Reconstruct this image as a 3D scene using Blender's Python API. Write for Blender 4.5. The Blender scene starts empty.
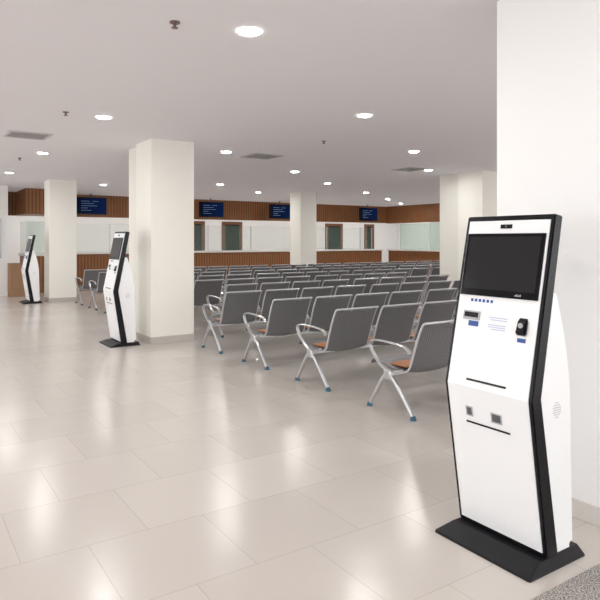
import bpy, bmesh, math, random
from mathutils import Vector, Matrix
random.seed(4)
scene = bpy.context.scene
try:
    scene.view_settings.view_transform = 'Standard'
    scene.view_settings.look = 'None'
except Exception: pass
COL = scene.collection
CEIL = 2.92

# ------------------------------------------------------------ materials
def new_mat(name):
    m = bpy.data.materials.new(name); m.use_nodes = True
    return m, m.node_tree.nodes, m.node_tree.links, m.node_tree.nodes['Principled BSDF']
def plain(name, col, rough=0.5, metal=0.0, emit=0.0, var=0.03, scale=6.0, spec=0.5, alpha=1.0, trans=0.0, bump=0.0):
    m, N, L, b = new_mat(name)
    b.inputs['Roughness'].default_value = rough
    b.inputs['Metallic'].default_value = metal
    b.inputs['Specular IOR Level'].default_value = spec
    tc = N.new('ShaderNodeTexCoord'); n = N.new('ShaderNodeTexNoise'); n.inputs['Scale'].default_value = scale
    L.new(tc.outputs['Object'], n.inputs['Vector'])
    r = N.new('ShaderNodeMix'); r.data_type = 'RGBA'
    r.inputs[6].default_value = (*[max(0, c*(1-var)) for c in col], 1)
    r.inputs[7].default_value = (*[min(1, c*(1+var)) for c in col], 1)
    L.new(n.outputs['Fac'], r.inputs[0]); L.new(r.outputs[2], b.inputs['Base Color'])
    if emit:
        b.inputs['Emission Color'].default_value = (*col, 1); b.inputs['Emission Strength'].default_value = emit
    b.inputs['Alpha'].default_value = alpha
    b.inputs['Transmission Weight'].default_value = trans
    return m

M = {}
M['ceiling'] = plain('ceiling_paint_glow', (0.72, 0.695, 0.71), 0.8, var=0.01, scale=2, emit=0.12)  # weak emission lifts the ceiling in place of bounced light
M['wall'] = plain('wall_paint', (0.92, 0.92, 0.91), 0.7, var=0.01)
M['wallw'] = plain('bright_white_paint', (0.97, 0.97, 0.965), 0.6, var=0.003)
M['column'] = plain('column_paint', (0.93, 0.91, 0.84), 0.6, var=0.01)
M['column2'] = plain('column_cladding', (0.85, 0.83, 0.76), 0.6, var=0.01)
M['base'] = plain('baseboard_tile', (0.56, 0.53, 0.49), 0.3, var=0.04)
M['base2'] = plain('pale_baseboard_tile', (0.74, 0.71, 0.67), 0.3, var=0.03)
M['white_metal'] = plain('white_powder_coat', (0.94, 0.95, 0.96), 0.3, var=0.003)
M['black'] = plain('black_gloss', (0.006, 0.006, 0.008), 0.25, var=0.1, spec=0.3)
M['black_matte'] = plain('black_plate', (0.008, 0.008, 0.010), 0.38, var=0.1, scale=40, spec=0.25)
M['bezel'] = plain('screen_bezel', (0.007, 0.007, 0.008), 0.12, spec=0.15)
M['screen'] = plain('screen_glass', (0.024, 0.024, 0.026), 0.12, spec=0.15)
M['silver'] = plain('brushed_aluminium', (0.58, 0.59, 0.60), 0.28, 0.85)
M['rim'] = plain('grey_steel_rim', (0.56, 0.57, 0.59), 0.3, 0.5)
M['orange'] = plain('orange_seat_pad', (0.42, 0.17, 0.065), 0.5, var=0.15, scale=20)
M['foot'] = plain('blue_rubber_foot', (0.02, 0.10, 0.17), 0.5)
M['blue'] = plain('blue_sticker', (0.03, 0.09, 0.35), 0.4)
M['lblue'] = plain('pale_blue_label', (0.50, 0.58, 0.74), 0.4)
M['grey'] = plain('light_grey_plastic', (0.45, 0.46, 0.47), 0.4)
M['dgrey'] = plain('dark_grey_plastic', (0.10, 0.10, 0.11), 0.4)
M['brown'] = plain('door_frame_wood', (0.17, 0.065, 0.028), 0.5)
M['doorglass'] = plain('dark_door_glass', (0.018, 0.016, 0.013), 0.3, var=0.6, scale=2.5, spec=0.15)
M['ctop'] = plain('white_countertop', (0.85, 0.83, 0.80), 0.25)
M['card'] = plain('cardboard', (0.33, 0.19, 0.11), 0.8, var=0.08)
M['paper'] = plain('notice_paper', (0.46, 0.50, 0.57), 0.7, var=0.35, scale=9)
M['trimring'] = plain('downlight_trim', (0.80, 0.78, 0.76), 0.4)
M['lamp'] = plain('downlight_lens', (1.0, 0.985, 0.96), 0.4, emit=345.0, var=0)
M['vent'] = plain('vent_metal', (0.55, 0.53, 0.52), 0.5)
M['ventdark'] = plain('vent_shadow', (0.12, 0.11, 0.11), 0.7)
M['brass'] = plain('sprinkler_metal', (0.22, 0.15, 0.13), 0.4, 0.6)

def glass(name, col, alpha):
    m, N, L, b = new_mat(name)
    b.inputs['Base Color'].default_value = (*col, 1); b.inputs['Roughness'].default_value = 0.03
    n = N.new('ShaderNodeTexNoise'); n.inputs['Scale'].default_value = 0.3
    mr = N.new('ShaderNodeMapRange'); mr.inputs[3].default_value = alpha*0.97; mr.inputs[4].default_value = alpha*1.03
    L.new(n.outputs['Fac'], mr.inputs[0]); L.new(mr.outputs[0], b.inputs['Alpha'])
    return m
M['glass'] = glass('clear_glass', (0.50, 0.76, 0.68), 0.08)
M['gglass'] = glass('green_tinted_glass', (0.50, 0.78, 0.64), 0.26)

def floor_mat():
    m, N, L, b = new_mat('porcelain_floor_tiles')
    tc = N.new('ShaderNodeTexCoord'); mp = N.new('ShaderNodeMapping')
    mp.inputs['Location'].default_value = (-1.08+0.6*20, -3.63+0.6*20, 0)
    L.new(tc.outputs['Object'], mp.inputs['Vector'])
    br = N.new('ShaderNodeTexBrick'); br.offset = 0.5; br.squash = 1.0
    br.inputs['Scale'].default_value = 1.0
    br.inputs['Brick Width'].default_value = 0.6; br.inputs['Row Height'].default_value = 0.6
    br.inputs['Mortar Size'].default_value = 0.0028; br.inputs['Mortar Smooth'].default_value = 0.3
    br.inputs['Color1'].default_value = (0.575, 0.532, 0.488, 1)
    br.inputs['Color2'].default_value = (0.620, 0.577, 0.532, 1)
    br.inputs['Mortar'].default_value = (0.49, 0.45, 0.41, 1)
    L.new(mp.outputs[0], br.inputs['Vector'])
    L.new(br.outputs['Color'], b.inputs['Base Color'])
    n = N.new('ShaderNodeTexNoise'); n.inputs['Scale'].default_value = 0.7; n.inputs['Detail'].default_value = 1
    L.new(tc.outputs['Object'], n.inputs['Vector'])
    mr = N.new('ShaderNodeMapRange'); mr.inputs[3].default_value = 0.19; mr.inputs[4].default_value = 0.27
    L.new(n.outputs['Fac'], mr.inputs[0]); L.new(mr.outputs[0], b.inputs['Roughness'])
    n2 = N.new('ShaderNodeTexNoise'); n2.inputs['Scale'].default_value = 6.0; n2.inputs['Detail'].default_value = 0
    L.new(tc.outputs['Object'], n2.inputs['Vector'])
    b0 = N.new('ShaderNodeBump'); b0.inputs['Strength'].default_value = 0.5; b0.inputs['Distance'].default_value = 0.003
    L.new(n2.outputs['Fac'], b0.inputs['Height'])
    bp = N.new('ShaderNodeBump'); bp.inputs['Strength'].default_value = 0.25; bp.inputs['Distance'].default_value = 0.002; bp.invert = True
    L.new(br.outputs['Fac'], bp.inputs['Height']); L.new(b0.outputs['Normal'], bp.inputs['Normal']); L.new(bp.outputs['Normal'], b.inputs['Normal'])
    b.inputs['Specular IOR Level'].default_value = 0.75
    return m
M['floor'] = floor_mat()

def slats(name, axis):
    m, N, L, b = new_mat(name)
    tc = N.new('ShaderNodeTexCoord'); w = N.new('ShaderNodeTexWave'); w.wave_type = 'BANDS'
    w.bands_direction = axis; w.inputs['Scale'].default_value = 3.2; w.inputs['Distortion'].default_value = 0.0
    L.new(tc.outputs['Object'], w.inputs['Vector'])
    n = N.new('ShaderNodeTexNoise'); n.inputs['Scale'].default_value = 4
    L.new(tc.outputs['Object'], n.inputs['Vector'])
    cr = N.new('ShaderNodeValToRGB')
    cr.color_ramp.elements[0].position = 0.05; cr.color_ramp.elements[0].color = (0.20, 0.080, 0.034, 1)
    cr.color_ramp.elements[1].position = 0.45; cr.color_ramp.elements[1].color = (0.38, 0.165, 0.070, 1)
    L.new(w.outputs['Fac'], cr.inputs[0])
    mx = N.new('ShaderNodeMix'); mx.data_type = 'RGBA'; mx.blend_type = 'MULTIPLY'; mx.inputs[0].default_value = 0.3
    L.new(cr.outputs[0], mx.inputs[6]); L.new(n.outputs['Fac'], mx.inputs[7]); L.new(mx.outputs[2], b.inputs['Base Color'])
    b.inputs['Roughness'].default_value = 0.5; b.inputs['Specular IOR Level'].default_value = 0.3
    return m
M['slatx'] = slats('wood_slats_x', 'X'); M['slaty'] = slats('wood_slats_y', 'Y')

def perf_mat():
    m, N, L, b = new_mat('perforated_grey_steel')
    tc = N.new('ShaderNodeTexCoord'); sp = N.new('ShaderNodeSeparateXYZ'); L.new(tc.outputs['Object'], sp.inputs[0])
    def s(sock, f):
        a = N.new('ShaderNodeMath'); a.operation = 'MULTIPLY'; a.inputs[1].default_value = f; L.new(sock, a.inputs[0])
        c = N.new('ShaderNodeMath'); c.operation = 'SINE'; L.new(a.outputs[0], c.inputs[0]); return c.outputs[0]
    add = N.new('ShaderNodeMath'); add.operation = 'ADD'; L.new(sp.outputs['Y'], add.inputs[0]); L.new(sp.outputs['Z'], add.inputs[1])
    p = N.new('ShaderNodeMath'); p.operation = 'MULTIPLY'
    L.new(s(sp.outputs['X'], 380), p.inputs[0]); L.new(s(add.outputs[0], 380), p.inputs[1])
    cr = N.new('ShaderNodeValToRGB')
    cr.color_ramp.elements[0].position = 0.15; cr.color_ramp.elements[0].color = (0.195, 0.195, 0.205, 1)
    cr.color_ramp.elements[1].position = 0.55; cr.color_ramp.elements[1].color = (0.07, 0.07, 0.075, 1)
    L.new(p.outputs[0], cr.inputs[0]); L.new(cr.outputs[0], b.inputs['Base Color'])
    b.inputs['Roughness'].default_value = 0.42; b.inputs['Metallic'].default_value = 0.2
    return m
M['perf'] = perf_mat()

def speckle():
    m, N, L, b = new_mat('speckled_grey_mat')
    tc = N.new('ShaderNodeTexCoord'); n = N.new('ShaderNodeTexNoise'); n.inputs['Scale'].default_value = 180; n.inputs['Detail'].default_value = 3
    L.new(tc.outputs['Object'], n.inputs['Vector'])
    cr = N.new('ShaderNodeValToRGB')
    cr.color_ramp.elements[0].position = 0.42; cr.color_ramp.elements[0].color = (0.09, 0.085, 0.08, 1)
    cr.color_ramp.elements[1].position = 0.58; cr.color_ramp.elements[1].color = (0.55, 0.52, 0.48, 1)
    L.new(n.outputs['Fac'], cr.inputs[0]); L.new(cr.outputs[0], b.inputs['Base Color']); b.inputs['Roughness'].default_value = 0.9
    return m
M['mat'] = speckle()

def tv_mat():
    m, N, L, b = new_mat('monitor_display')
    tc = N.new('ShaderNodeTexCoord'); sp = N.new('ShaderNodeSeparateXYZ'); L.new(tc.outputs['Object'], sp.inputs[0])
    g = N.new('ShaderNodeMapRange'); g.inputs[1].default_value = -0.5; g.inputs[2].default_value = 0.5
    L.new(sp.outputs['X'], g.inputs[0])
    cr = N.new('ShaderNodeValToRGB')
    cr.color_ramp.elements[0].color = (0.0015, 0.003, 0.012, 1); cr.color_ramp.elements[1].color = (0.003, 0.016, 0.09, 1)
    L.new(g.outputs[0], cr.inputs[0])
    L.new(cr.outputs[0], b.inputs['Emission Color']); b.inputs['Emission Strength'].default_value = 0.6
    b.inputs['Base Color'].default_value = (0.002, 0.003, 0.006, 1); b.inputs['Roughness'].default_value = 0.5
    b.inputs['Specular IOR Level'].default_value = 0.05
    return m
M['tv'] = tv_mat()
M['tvtext'] = plain('display_text_glow', (0.14, 0.26, 0.46), 0.5, emit=0.3)

# ------------------------------------------------------------ helpers
def link(o, parent=None, loc=(0, 0, 0)):
    COL.objects.link(o)
    if parent is not None: o.parent = parent
    o.location = loc
    return o
def mesh_obj(name, bm, mat, parent=None, loc=(0, 0, 0), smooth=False):
    me = bpy.data.meshes.new(name)
    bmesh.ops.recalc_face_normals(bm, faces=bm.faces[:])
    bm.to_mesh(me); bm.free()
    if mat is not None: me.materials.append(mat)
    if smooth:
        for p in me.polygons: p.use_smooth = True
        try: me.set_sharp_from_angle(angle=math.radians(35))
        except Exception: pass
    return link(bpy.data.objects.new(name, me), parent, loc)
def add_box(bm, lo, hi, bevel=0.0, seg=2):
    vs = [bm.verts.new((x, y, z)) for x in (lo[0], hi[0]) for y in (lo[1], hi[1]) for z in (lo[2], hi[2])]
    fs = [(0,1,3,2),(4,6,7,5),(0,4,5,1),(2,3,7,6),(0,2,6,4),(1,5,7,3)]
    faces = [bm.faces.new([vs[i] for i in f]) for f in fs]
    if bevel > 0:
        es = list({e for f in faces for e in f.edges})
        bmesh.ops.bevel(bm, geom=es, offset=bevel, segments=seg, affect='EDGES', profile=0.5)
def box(name, lo, hi, mat, parent=None, bevel=0.0, seg=2):
    c = ((lo[0]+hi[0])/2, (lo[1]+hi[1])/2, lo[2])
    bm = bmesh.new()
    add_box(bm, [lo[i]-c[i] for i in range(3)], [hi[i]-c[i] for i in range(3)], bevel, seg)
    return mesh_obj(name, bm, mat, parent, c)
def struct(o):
    o['kind'] = 'structure'; return o
def meta(o, label, cat, group=None):
    o['label'] = label; o['category'] = cat
    if group: o['group'] = group
def empty(name, loc):
    e = bpy.data.objects.new(name, None); e.empty_display_size = 0.2
    return link(e, None, loc)
def add_cyl(bm, p, r, h, axis='Z', seg=24, r2=None):
    m = Matrix.Translation(p)
    if axis == 'X': m = m @ Matrix.Rotation(math.radians(90), 4, 'Y')
    if axis == 'Y': m = m @ Matrix.Rotation(math.radians(90), 4, 'X')
    bmesh.ops.create_cone(bm, cap_ends=True, segments=seg, radius1=r, radius2=r if r2 is None else r2, depth=h, matrix=m)
def catmull(pts, n=5):
    out = []
    P = [pts[0]] + list(pts) + [pts[-1]]
    for i in range(1, len(P)-2):
        p0, p1, p2, p3 = [Vector(q) for q in P[i-1:i+3]]
        for k in range(n):
            t = k/n
            out.append(0.5*((2*p1)+(-p0+p2)*t+(2*p0-5*p1+4*p2-p3)*t*t+(-p0+3*p1-3*p2+p3)*t**3))
    out.append(Vector(P[-2]))
    return out
def sweep_yz(bm, path, x, a, b, seg=10):
    rings = []
    n = len(path)
    for i, p in enumerate(path):
        t = (Vector(path[min(i+1, n-1)])-Vector(path[max(i-1, 0)])).normalized()
        nrm = Vector((-t[1], t[0]))
        aa = a if not callable(a) else a(i/(n-1)); bb = b if not callable(b) else b(i/(n-1))
        ring = []
        for k in range(seg):
            th = 2*math.pi*k/seg
            ca, sa = math.cos(th), math.sin(th)
            ca = math.copysign(abs(ca)**0.7, ca); sa = math.copysign(abs(sa)**0.7, sa)
            ring.append(bm.verts.new((x+bb*sa, p[0]+nrm[0]*aa*ca, p[1]+nrm[1]*aa*ca)))
        rings.append(ring)
    for i in range(n-1):
        for k in range(seg):
            bm.faces.new((rings[i][k], rings[i][(k+1) % seg], rings[i+1][(k+1) % seg], rings[i+1][k]))
    bm.faces.new(rings[0]); bm.faces.new(rings[-1][::-1])
def shell(bm, prof, x0, x1, thick, nx=8, dish=0.0):
    n = len(prof)
    grid = [[], []]
    for s in (0, 1):
        for i, p in enumerate(prof):
            t = (Vector(prof[min(i+1, n-1)])-Vector(prof[max(i-1, 0)])).normalized()
            nr = Vector((-t[1], t[0]))
            row = []
            for k in range(nx+1):
                u = k/nx
                d = dish*(1-(2*u-1)**2) + (thick if s else 0)
                row.append(bm.verts.new((x0+(x1-x0)*u, p[0]+nr[0]*d, p[1]+nr[1]*d)))
            grid[s].append(row)
    for s in (0, 1):
        for i in range(n-1):
            for k in range(nx):
                bm.faces.new((grid[s][i][k], grid[s][i][k+1], grid[s][i+1][k+1], grid[s][i+1][k]))
    for i in range(n-1):
        for k in (0, nx):
            bm.faces.new((grid[0][i][k], grid[0][i+1][k], grid[1][i+1][k], grid[1][i][k]))
    for k in range(nx):
        for i in (0, n-1):
            bm.faces.new((grid[0][i][k], grid[0][i][k+1], grid[1][i][k+1], grid[1][i][k]))
def copy_tree(src, loc):
    new = src.copy(); COL.objects.link(new); new.location = loc
    def rec(a, b):
        for ch in a.children:
            if ch.name not in COL.objects: continue
            c = ch.copy(); COL.objects.link(c); c.parent = b
            c.matrix_parent_inverse = ch.matrix_parent_inverse.copy()
            rec(ch, c)
    rec(src, new)
    return new

# ------------------------------------------------------------ room shell
X0, X1, Y0, Y1 = -9.0, 21.2, -7.0, 24.0
struct(box('floor', (X0, Y0, -0.1), (X1, Y1, 0.0), M['floor']))
f = bpy.data.objects['floor']
off = f.location.copy(); f.data.transform(Matrix.Translation(off)); f.location = (0, 0, 0)
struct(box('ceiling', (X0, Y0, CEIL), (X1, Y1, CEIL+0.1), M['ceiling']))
struct(box('wall_back', (X0, 22.8, 0), (X1, 23.0, CEIL), M['wall']))
struct(box('wall_right', (21.0, Y0, 0), (X1, 22.8, CEIL), M['wall']))
struct(box('wall_left', (-2.0, 17.75, 0), (2.50, 17.95, CEIL), M['wall']))
struct(box('wall_left_return', (2.30, 17.95, 0), (2.50, 22.8, CEIL), M['wall']))
struct(box('trim_1', (2.50, 20.0, 2.22), (17.9, 20.22, CEIL), M['slatx']))
struct(box('trim_2', (17.8, 5.0, 2.20), (18.0, 20.0, CEIL), M['slaty']))
struct(box('trim_3', (3.03, 18.3, 2.22), (3.95, 20.0, CEIL), M['slatx']))
def column(x, y, wx, wy, ext=True, mat='column'):
    c = box('wall_column', (x, y, 0), (x+wx, y+wy, CEIL), M[mat])
    struct(c)
    b = box('baseboard_column', (x-0.008, y-0.008, 0), (x+wx+0.008, y+wy+0.008, 0.10), M['base'] if mat == 'column' else M['base2'], bevel=0.002); struct(b)
    if ext:
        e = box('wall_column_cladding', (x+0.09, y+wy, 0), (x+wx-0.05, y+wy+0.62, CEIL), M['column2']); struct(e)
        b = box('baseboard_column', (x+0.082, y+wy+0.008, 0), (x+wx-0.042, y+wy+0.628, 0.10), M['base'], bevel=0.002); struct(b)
column(3.03, 1.57, 0.80, 0.84, ext=False, mat='wallw')
column(3.03, 8.37, 0.65, 0.65)
column(3.05, 15.3, 0.62, 0.60, ext=False)
column(10.1, 8.40, 0.65, 0.65)
column(10.12, 15.2, 0.58, 0.58, ext=False)
def door(n, x, w=0.85, h=2.12):
    bm = bmesh.new()
    add_box(bm, (-w/2-0.14, -0.06, 0), (-w/2, 0.0, h+0.12)); add_box(bm, (w/2, -0.06, 0), (w/2+0.14, 0.0, h+0.12))
    add_box(bm, (-w/2, -0.06, h), (w/2, 0.0, h+0.12))
    o = mesh_obj('door_%d' % n, bm, M['brown'], None, (x, 22.8, 0)); struct(o)
    bm = bmesh.new(); add_box(bm, (-w/2, -0.035, 0.0), (w/2, -0.002, h))
    mesh_obj('door_leaf', bm, M['doorglass'], o)
    bm = bmesh.new(); add_cyl(bm, (w/2-0.1, -0.06, 1.0), 0.012, 0.16, 'X'); mesh_obj('handle', bm, M['silver'], o)
def wall_x(px, Y):
    u = (px-300)/610; t = Y/(0.833-0.553*u); return t*(0.553+0.833*u)
door(1, wall_x(198, 22.8), 0.30); door(2, wall_x(232, 22.8), 0.65); door(3, wall_x(334, 22.8), 0.70); door(4, wall_x(369, 22.8), 0.30)
struct(box('window_1', (1.5, 17.70, 1.0), (2.34, 17.748, 2.05), M['silver'], bevel=0.004))
struct(box('window_2', (1.56, 17.685, 1.07), (2.28, 17.699, 1.98), M['paper']))

# ------------------------------------------------------------ service counters
def counter_back():
    root = empty('service_counter', (10.0, 19.4, 0))
    meta(root, 'long wood-slat service counter with white top and glass screens', 'counter')
    L0, L1 = 4.02-10, 17.0-10
    bm = bmesh.new(); add_box(bm, (L0, 0, 0), (L1, 0.7, 1.04)); mesh_obj('counter_front', bm, M['slatx'], root)
    bm = bmesh.new(); add_box(bm, (L0-0.03, -0.08, 1.04), (L1+0.03, 0.78, 1.10), 0.006); mesh_obj('countertop', bm, M['ctop'], root)
    x = L0+0.1
    while x < L1-0.5:
        w = min(1.75, L1-x)
        bm = bmesh.new(); add_box(bm, (x, 0.62, 1.10), (x+w-0.03, 0.632, 2.0)); mesh_obj('glass_panel', bm, M['glass'], root)
        bm = bmesh.new(); add_box(bm, (x+w-0.028, 0.61, 1.10), (x+w-0.005, 0.64, 2.0)); mesh_obj('glass_mullion', bm, M['silver'], root)
        x += w
counter_back()
def counter_side():
    root = empty('service_counter', (17.2, 12.5, 0))
    meta(root, 'wood-slat service counter with green-tinted glass screens', 'counter')
    bm = bmesh.new(); add_box(bm, (0, -7, 0), (0.6, 6.7, 1.04)); mesh_obj('counter_front', bm, M['slaty'], root)
    bm = bmesh.new(); add_box(bm, (-0.08, -7, 1.04), (0.66, 6.72, 1.10), 0.006); mesh_obj('countertop', bm, M['ctop'], root)
    y = -7
    for i in range(8):
        bm = bmesh.new(); add_box(bm, (0.5, y, 1.10), (0.512, y+1.66, 2.15)); mesh_obj('glass_panel', bm, M['gglass'], root)
        bm = bmesh.new(); add_box(bm, (0.485, y+1.664, 1.10), (0.53, y+1.69, 2.15)); mesh_obj('glass_mullion', bm, M['white_metal'], root)
        y += 1.70
counter_side()
root = empty('glass_counter', (3.47, 18.3, 0)); meta(root, 'wood-clad end counter with glazed screen and white top', 'counter')
bm = bmesh.new(); add_box(bm, (-0.46, -0.04, 1.03), (0.46, 1.05, 1.10), 0.006); mesh_obj('countertop', bm, M['ctop'], root)
bm = bmesh.new(); add_box(bm, (-0.43, 0.0, 0.0), (0.43, 1.04, 1.03)); mesh_obj('counter_front', bm, M['slatx'], root)
bm = bmesh.new(); add_box(bm, (-0.42, 0.05, 1.10), (0.42, 0.062, 2.0)); mesh_obj('glass_panel', bm, M['gglass'], root)
bm = bmesh.new(); add_box(bm, (-0.42, 0.07, 1.10), (-0.408, 1.0, 2.0)); mesh_obj('glass_panel', bm, M['gglass'], root)
root = empty('cardboard_box', (2.70, 17.48, 0)); meta(root, 'tall closed brown cardboard box standing on the tiled floor', 'box')
bm = bmesh.new(); add_box(bm, (-0.22, -0.2, 0), (0.22, 0.2, 0.86), 0.006); mesh_obj('box_body', bm, M['card'], root)
bm = bmesh.new(); add_box(bm, (-0.225, -0.205, 0.86), (-0.003, 0.205, 0.866)); add_box(bm, (0.003, -0.205, 0.86), (0.225, 0.205, 0.866)); mesh_obj('box_flap', bm, M['card'], root)

# ------------------------------------------------------------ monitors hanging from the ceiling
def monitor(x, y, z=2.53, w=0.92, h=0.53):
    root = empty('ceiling_monitor', (x, y, z-h/2))
    meta(root, 'black flat screen hung from the ceiling showing a blue queue display', 'monitor', 'queue display monitors')
    bm = bmesh.new(); add_box(bm, (-w/2, 0, 0), (w/2, 0.06, h), 0.008); mesh_obj('monitor_body', bm, M['black'], root)
    bm = bmesh.new(); add_box(bm, (-w/2+0.025, -0.004, 0.03), (w/2-0.025, 0.0, h-0.025)); s = mesh_obj('screen', bm, M['tv'], root)
    bm = bmesh.new()
    for zz, a, b_ in ((0.40, -0.32, -0.06), (0.40, 0.02, 0.20), (0.33, -0.32, 0.06), (0.26, -0.32, 0.16), (0.19, -0.32, -0.12), (0.12, -0.32, -0.02)):
        add_box(bm, (a, -0.007, zz), (b_, -0.004, zz+0.012))
    mesh_obj('display_text', bm, M['tvtext'], s)
    bm = bmesh.new(); add_cyl(bm, (0, 0.09, (h*0.4+CEIL-(z-h/2))/2), 0.02, CEIL-(z-h/2)-h*0.4)
    add_box(bm, (-0.1, 0.06, h*0.3), (0.1, 0.09, h*0.6)); mesh_obj('mount_pole', bm, M['dgrey'], root)
for px in (92, 212, 281, 369): monitor(wall_x(px, 19.2), 19.2)

# ------------------------------------------------------------ ceiling fittings
def downlight(x, y, first=[None]):
    if first[0] is None:
        root = empty('ceiling_downlight', (x, y, CEIL))
        meta(root, 'round recessed white ceiling downlight, switched on', 'light', 'recessed ceiling downlights')
        bm = bmesh.new()
        vo, vi, vl = [], [], []
        for k in range(32):
            a = 2*math.pi*k/32; c, s = math.cos(a), math.sin(a)
            vo.append(bm.verts.new((0.082*c, 0.082*s, -0.002))); vi.append(bm.verts.new((0.077*c, 0.077*s, -0.012))); vl.append(bm.verts.new((0.068*c, 0.068*s, -0.008)))
        for k in range(32):
            j = (k+1) % 32
            bm.faces.new((vo[k], vo[j], vi[j], vi[k])); bm.faces.new((vi[k], vi[j], vl[j], vl[k]))
        mesh_obj('trim_ring', bm, M['trimring'], root, smooth=True)
        bm = bmesh.new(); add_cyl(bm, (0, 0, -0.006), 0.068, 0.004, seg=32); mesh_obj('light_lens', bm, M['lamp'], root)
        first[0] = root
    else: copy_tree(first[0], (x, y, CEIL))
for i, x in enumerate((-5.3, -2.8, -0.35, 2.04, 4.52, 7.02, 9.15, 11.9, 14.35, 16.6)):
    y = 3.74 if i % 2 else 5.5
    y -= 7.1
    while y < 19:
        if not (x < 2.6 and y > 17.4): downlight(x, y)
        y += 3.53
for x in (3.4, 5.2, 7.0, 8.8, 10.6, 12.4, 14.2, 16.0, 17.8, 19.6): downlight(x, 21.3)  # unseen back-office row, added to brighten the wall behind the counter
for y in (12.0, 15.0, 18.0): downlight(19.4, y)  # unseen lamps added to light the room behind the side counter

def vent(x, y):
    root = empty('ceiling_vent', (x, y, CEIL)); meta(root, 'square louvred air vent set in the ceiling', 'vent', 'ceiling air vents')
    bm = bmesh.new(); s = 0.25
    for a in (-1, 1):
        add_box(bm, (a*s-0.02, -s-0.02, -0.014), (a*s+0.02, s+0.02, 0)); add_box(bm, (-s+0.02, a*s-0.02, -0.014), (s-0.02, a*s+0.02, 0))
    mesh_obj('vent_frame', bm, M['vent'], root)
    bm = bmesh.new(); add_box(bm, (-s+0.02, -s+0.02, -0.003), (s-0.02, s-0.02, 0)); mesh_obj('vent_cavity', bm, M['ventdark'], root)
    bm = bmesh.new()
    for k in range(6):
        y2 = -s+0.06+k*(2*s-0.12)/5; add_box(bm, (-s+0.02, y2-0.012, -0.010), (s-0.02, y2+0.012, -0.005))
    mesh_obj('vent_louvres', bm, M['vent'], root)
def ceil_pt(px, py):
    t = 610*(CEIL-1.48)/(240-py); u = (px-300)/610
    return t*(0.553+0.833*u), t*(0.833-0.553*u)
for p in ((28, 135), (262, 156), (410, 169)): vent(*ceil_pt(*p))
for p in ((175, 22), (66, 112), (324, 141), (20, 158)):
    x, y = ceil_pt(*p)
    root = empty('fire_sprinkler', (x, y, CEIL)); meta(root, 'small metal fire sprinkler head on the ceiling', 'sprinkler', 'ceiling sprinkler heads')
    bm = bmesh.new(); add_cyl(bm, (0, 0, -0.004), 0.034, 0.008); mesh_obj('escutcheon', bm, M['brass'], root)
    bm = bmesh.new(); add_cyl(bm, (0, 0, -0.022), 0.010, 0.03); add_cyl(bm, (0, 0, -0.039), 0.022, 0.005)
    mesh_obj('sprinkler_head', bm, M['brass'], root)

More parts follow.
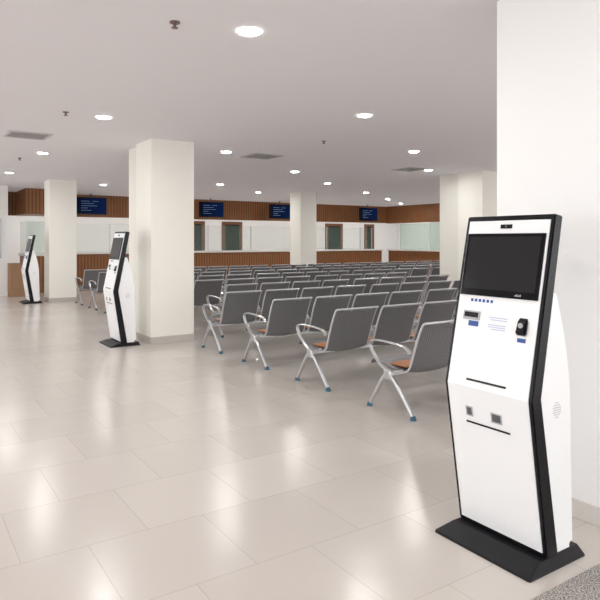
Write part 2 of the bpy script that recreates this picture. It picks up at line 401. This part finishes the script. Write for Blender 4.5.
# ------------------------------------------------------------ kiosk
ZB = 0.045
FR = [(0.16, ZB), (0.052, 0.765), (0.225, 1.60)]
def front_x(z):
    a, b, c = FR
    if z < b[1]: return a[0]+(b[0]-a[0])*(z-a[1])/(b[1]-a[1])
    return b[0]+(c[0]-b[0])*(z-b[1])/(c[1]-b[1])
def prism(bm, poly, y0, y1):
    A = [bm.verts.new((p[0], y0, p[1])) for p in poly]; B = [bm.verts.new((p[0], y1, p[1])) for p in poly]
    bm.faces.new(A); bm.faces.new(B[::-1])
    n = len(poly)
    for i in range(n): bm.faces.new((A[i], A[(i+1) % n], B[(i+1) % n], B[i]))
def on_face(bm, z0, z1, y0, y1, out, inn=0.0):
    prism(bm, [(front_x(z0)-out, z0), (front_x(z1)-out, z1), (front_x(z1)-inn, z1), (front_x(z0)-inn, z0)], y0, y1)
def kiosk(loc):
    root = empty('self_service_kiosk', loc)
    meta(root, 'white and black freestanding self-service touchscreen kiosk beside a column', 'kiosk', 'self-service kiosks')
    W = 0.255
    bm = bmesh.new()
    def rr(x0, x1, y0, y1, z, c):
        return [bm.verts.new((x, y, z)) for x, y in ((x0+c, y0), (x1-c, y0), (x1, y0+c), (x1, y1-c), (x1-c, y1), (x0+c, y1), (x0, y1-c), (x0, y0+c))]
    r = [rr(0, 0.42, -0.28, 0.28, 0, 0.008), rr(0, 0.42, -0.28, 0.28, 0.008, 0.008), rr(0.004, 0.418, -0.277, 0.277, 0.012, 0.008), rr(0.105, 0.41, -0.252, 0.252, ZB-0.002, 0.008), rr(0.112, 0.405, -0.246, 0.246, ZB, 0.008)]
    for j in range(len(r)-1):
        for i in range(8): bm.faces.new((r[j][i], r[j][(i+1) % 8], r[j+1][(i+1) % 8], r[j+1][i]))
    bm.faces.new(r[0]); bm.faces.new(r[-1])
    mesh_obj('base_plate', bm, M['black_matte'], root)
    bm = bmesh.new()
    back = [(0.225+0.056, 1.591), (0.052+0.068, 0.77), (0.16+0.084, ZB)]
    prism(bm, FR + back, -W, W)
    bmesh.ops.recalc_face_normals(bm, faces=bm.faces[:])
    bmesh.ops.bevel(bm, geom=[e for e in bm.edges], offset=0.005, segments=2, affect='EDGES')
    mesh_obj('frame', bm, M['black'], root)
    bm = bmesh.new()
    pts = [0.068, 0.765, 1.575]
    out = 0.006
    prism(bm, [(front_x(z)-out, z) for z in pts] + [(front_x(z)+0.01, z) for z in reversed(pts)], -W+0.020, W-0.024)
    mesh_obj('front_panel', bm, M['white_metal'], root)
    bm = bmesh.new()
    poly = [(0.20, ZB+0.001), (0.10, 0.77), (0.16, 1.10), (0.20, 1.24), (0.245, 1.235), (0.285, 1.12), (0.325, 0.97), (0.352, 0.80), (0.372, ZB+0.001)]
    prism(bm, poly, -W+0.012, W-0.012)
    bmesh.ops.recalc_face_normals(bm, faces=bm.faces[:])
    bmesh.ops.bevel(bm, geom=[e for e in bm.edges if abs(e.verts[0].co.y-e.verts[1].co.y) > 0.3 and e.verts[0].co.x > 0.27], offset=0.025, segments=3, affect='EDGES')
    mesh_obj('rear_housing', bm, M['white_metal'], root)
    for s in (-1, 1):
        bm = bmesh.new()
        for i in range(-3, 4):
            for j in range(-3, 4):
                if i*i+j*j < 11: add_cyl(bm, (0.25+i*0.009, s*(W-0.0115), 0.70+j*0.011), 0.0026, 0.002, 'Y', 8)
        mesh_obj('speaker_grille', bm, M['grey'], root)
    bm = bmesh.new(); on_face(bm, 1.205, 1.512, -0.225, 0.225, 0.012, -0.002)
    d = mesh_obj('display', bm, M['bezel'], root)
    bm = bmesh.new(); on_face(bm, 1.238, 1.497, -0.205, 0.208, 0.0135, 0.010); mesh_obj('display_screen', bm, M['screen'], d)
    bm = bmesh.new()
    for k in range(4): on_face(bm, 1.216, 1.222+(0.004 if k in (0, 2) else 0), -0.135+k*0.009, -0.129+k*0.009, 0.0135, 0.010)
    mesh_obj('display_logo', bm, M['grey'], d)
    bm = bmesh.new(); on_face(bm, 1.536, 1.556, -0.033, 0.033, 0.009, 0.0)
    c = mesh_obj('camera_module', bm, M['black'], root)
    bm = bmesh.new(); add_cyl(bm, (front_x(1.546)-0.0095, 0, 1.546), 0.006, 0.004, 'X', 16); mesh_obj('camera_lens', bm, M['dgrey'], c)
    bm = bmesh.new()
    for k in range(6): on_face(bm, 1.174, 1.188, 0.02+k*0.024, 0.034+k*0.024, 0.0075, 0.004)
    mesh_obj('icon_stickers', bm, M['blue'], root)
    bm = bmesh.new(); on_face(bm, 1.085, 1.128, 0.085, 0.185, 0.012, 0.0); pr = mesh_obj('ticket_printer', bm, M['grey'], root)
    bm = bmesh.new(); on_face(bm, 1.098, 1.122, 0.093, 0.177, 0.0135, 0.010); mesh_obj('printer_slot', bm, M['black'], pr)
    bm = bmesh.new(); on_face(bm, 1.055, 1.080, 0.090, 0.150, 0.0078, 0.004); mesh_obj('printer_label', bm, M['blue'], root)
    bm = bmesh.new()
    for a, b_, c0, c1 in ((1.105, 1.109, -0.075, 0.03), (1.094, 1.098, -0.075, 0.02), (1.070, 1.074, -0.07, 0.03), (1.060, 1.064, -0.07, 0.03), (1.050, 1.054, -0.07, 0.01)):
        on_face(bm, a, b_, c0, c1, 0.0075, 0.004)
    mesh_obj('instruction_label', bm, M['lblue'], root)
    bm = bmesh.new(); zc, yc = 1.085, -0.165
    x = front_x(zc)
    prism(bm, [(front_x(1.04)-0.006, 1.04), (front_x(1.05)-0.03, 1.05), (front_x(1.11)-0.02, 1.11), (front_x(1.125)-0.006, 1.125)], yc-0.026, yc+0.026)
    bmesh.ops.recalc_face_normals(bm, faces=bm.faces[:])
    bmesh.ops.bevel(bm, geom=bm.edges[:], offset=0.006, segments=2, affect='EDGES')
    rd = mesh_obj('card_reader', bm, M['black'], root)
    bm = bmesh.new(); add_cyl(bm, (x-0.027, yc, 1.09), 0.012, 0.006, 'X', 20); mesh_obj('reader_lens', bm, M['grey'], rd)
    bm = bmesh.new(); on_face(bm, 1.012, 1.030, yc-0.022, yc+0.022, 0.0078, 0.004); mesh_obj('reader_label', bm, M['blue'], root)
    bm = bmesh.new(); on_face(bm, 0.797, 0.806, -0.115, 0.115, 0.009, 0.0); mesh_obj('document_slot', bm, M['black'], root)
    bm = bmesh.new(); on_face(bm, 0.585, 0.594, -0.125, 0.13, 0.009, 0.0); mesh_obj('tray_slot', bm, M['black'], root)
    for y0, y1 in ((0.085, 0.125), (-0.085, -0.025)):
        bm = bmesh.new()
        on_face(bm, 0.620, 0.626, y0, y1, 0.010, 0.0); on_face(bm, 0.662, 0.668, y0, y1, 0.010, 0.0)
        on_face(bm, 0.626, 0.662, y0, y0+0.005, 0.010, 0.0); on_face(bm, 0.626, 0.662, y1-0.005, y1, 0.010, 0.0)
        h = mesh_obj('dispenser_hatch', bm, M['grey'], root)
        bm = bmesh.new(); on_face(bm, 0.626, 0.662, y0+0.005, y1-0.005, 0.0075, 0.0); mesh_obj('hatch_opening', bm, M['dgrey'], h)
    return root
k1 = kiosk((2.28, 1.922, 0))
k2 = copy_tree(k1, (2.46, 8.68, 0))
k3 = copy_tree(k1, (2.46, 15.52, 0))

o = box('doormat', (1.2, -0.2, 0.0), (5.2, 1.56, 0.006), M['mat']); meta(o, 'speckled grey entrance carpet mat beside the column', 'mat')

# ------------------------------------------------------------ beam seating
SW = 0.60
def bench(n, loc):
    root = empty('beam_seating_bench', loc)
    meta(root, 'grey perforated steel waiting bench with orange seat pads and silver arms', 'bench', 'waiting area benches')
    L = n*SW
    bm = bmesh.new(); add_box(bm, (-0.02, 0.27, 0.315), (L+0.02, 0.33, 0.365), 0.006); mesh_obj('beam', bm, M['silver'], root)
    prof_b = catmull([(0.125, 0.375), (0.085, 0.405), (0.045, 0.51), (-0.005, 0.65), (-0.065, 0.775), (-0.095, 0.80)], 4)
    prof_s = catmull([(0.58, 0.375), (0.56, 0.41), (0.50, 0.415), (0.35, 0.385), (0.20, 0.37), (0.13, 0.382)], 4)
    protos = {}
    def part(name, fn, mat, x, parent=root):
        if name in protos:
            o = bpy.data.objects.new(name, protos[name]); link(o, parent, (x, 0, 0))
        else:
            bm = bmesh.new(); fn(bm); o = mesh_obj(name, bm, mat, parent, (x, 0, 0), smooth=True); protos[name] = o.data
        return o
    I = 0.04
    def rim(bm):
        a = 0.009
        sweep_yz(bm, prof_b, I, a, a, 8); sweep_yz(bm, prof_b, SW-I, a, a, 8)
        add_cyl(bm, (SW/2, -0.093, 0.799), a*1.2, SW-2*I, 'X', 10)
    for i in range(n):
        x = i*SW
        s = part('seat', lambda bm: shell(bm, prof_s, I, SW-I, 0.006, 6, 0.0), M['perf'], x)
        part('seat_pad', lambda bm: add_box(bm, (0.10, 0.18, 0.384), (SW-0.085, 0.40, 0.402), 0.009, 3), M['orange'], 0, s)
        b = part('backrest', lambda bm: shell(bm, prof_b, I, SW-I, 0.006, 8, 0.022), M['perf'], x)
        part('backrest_frame', rim, M['rim'], 0, b)
    arm = catmull([(0.04, 0.54), (0.10, 0.585), (0.28, 0.600), (0.46, 0.600), (0.535, 0.575), (0.535, 0.53), (0.47, 0.45), (0.36, 0.37), (0.24, 0.345), (0.13, 0.39)], 5)
    for i in range(n+1):
        part('armrest', lambda bm: sweep_yz(bm, arm, 0.0, lambda t: 0.008, lambda t: 0.018, 10), M['silver'], i*SW)
    rear = catmull([(0.33, 0.35), (0.24, 0.29), (0.12, 0.16), (0.01, 0.03)], 5)
    front = catmull([(0.27, 0.35), (0.36, 0.29), (0.45, 0.17), (0.54, 0.03)], 5)
    def legf(bm):
        sweep_yz(bm, rear, 0, lambda t: 0.022-0.008*t, 0.015, 10); sweep_yz(bm, front, 0, lambda t: 0.022-0.008*t, 0.015, 10)
        add_box(bm, (-0.02, 0.25, 0.28), (0.02, 0.35, 0.36), 0.01)
    for x in (0.0, L):
        l = part('leg', legf, M['silver'], x)
        for y in (0.0, 0.55):
            if 'foot' in protos:
                o = bpy.data.objects.new('foot', protos['foot']); link(o, l, (0, y, 0))
            else:
                bm = bmesh.new(); add_cyl(bm, (0, 0, 0.016), 0.028, 0.032, seg=16, r2=0.020); o = mesh_obj('foot', bm, M['foot'], l, (0, y, 0), smooth=True); protos['foot'] = o.data
    return root
proto = None
for k in range(10):
    y = 3.65+1.18*k
    if k in (4, 5): starts = [4.15, 6.62, 11.0, 13.5]
    else: starts = [3.54, 6.01, 8.48, 10.95, 13.42]
    for x in starts:
        if x/(y+0.6) > 1.30: continue
        if proto is None: proto = bench(4, (x, y, 0))
        else: copy_tree(proto, (x, y, 0))

# ------------------------------------------------------------ light & camera
w = bpy.data.worlds.new('World'); scene.world = w; w.use_nodes = True
bg = w.node_tree.nodes['Background']; bg.inputs[0].default_value = (0.99, 0.99, 1.0, 1); bg.inputs[1].default_value = 2.3

cam = bpy.data.cameras.new('camera'); co = bpy.data.objects.new('camera', cam); COL.objects.link(co)
cam.sensor_width = 36; cam.sensor_fit = 'HORIZONTAL'; cam.lens = 36*610/600
cam.shift_y = -0.1
co.location = (0, 0, 1.48); co.rotation_euler = (math.radians(90), 0, math.radians(-33.6))
cam.clip_end = 200; cam.clip_start = 0.05
scene.camera = co
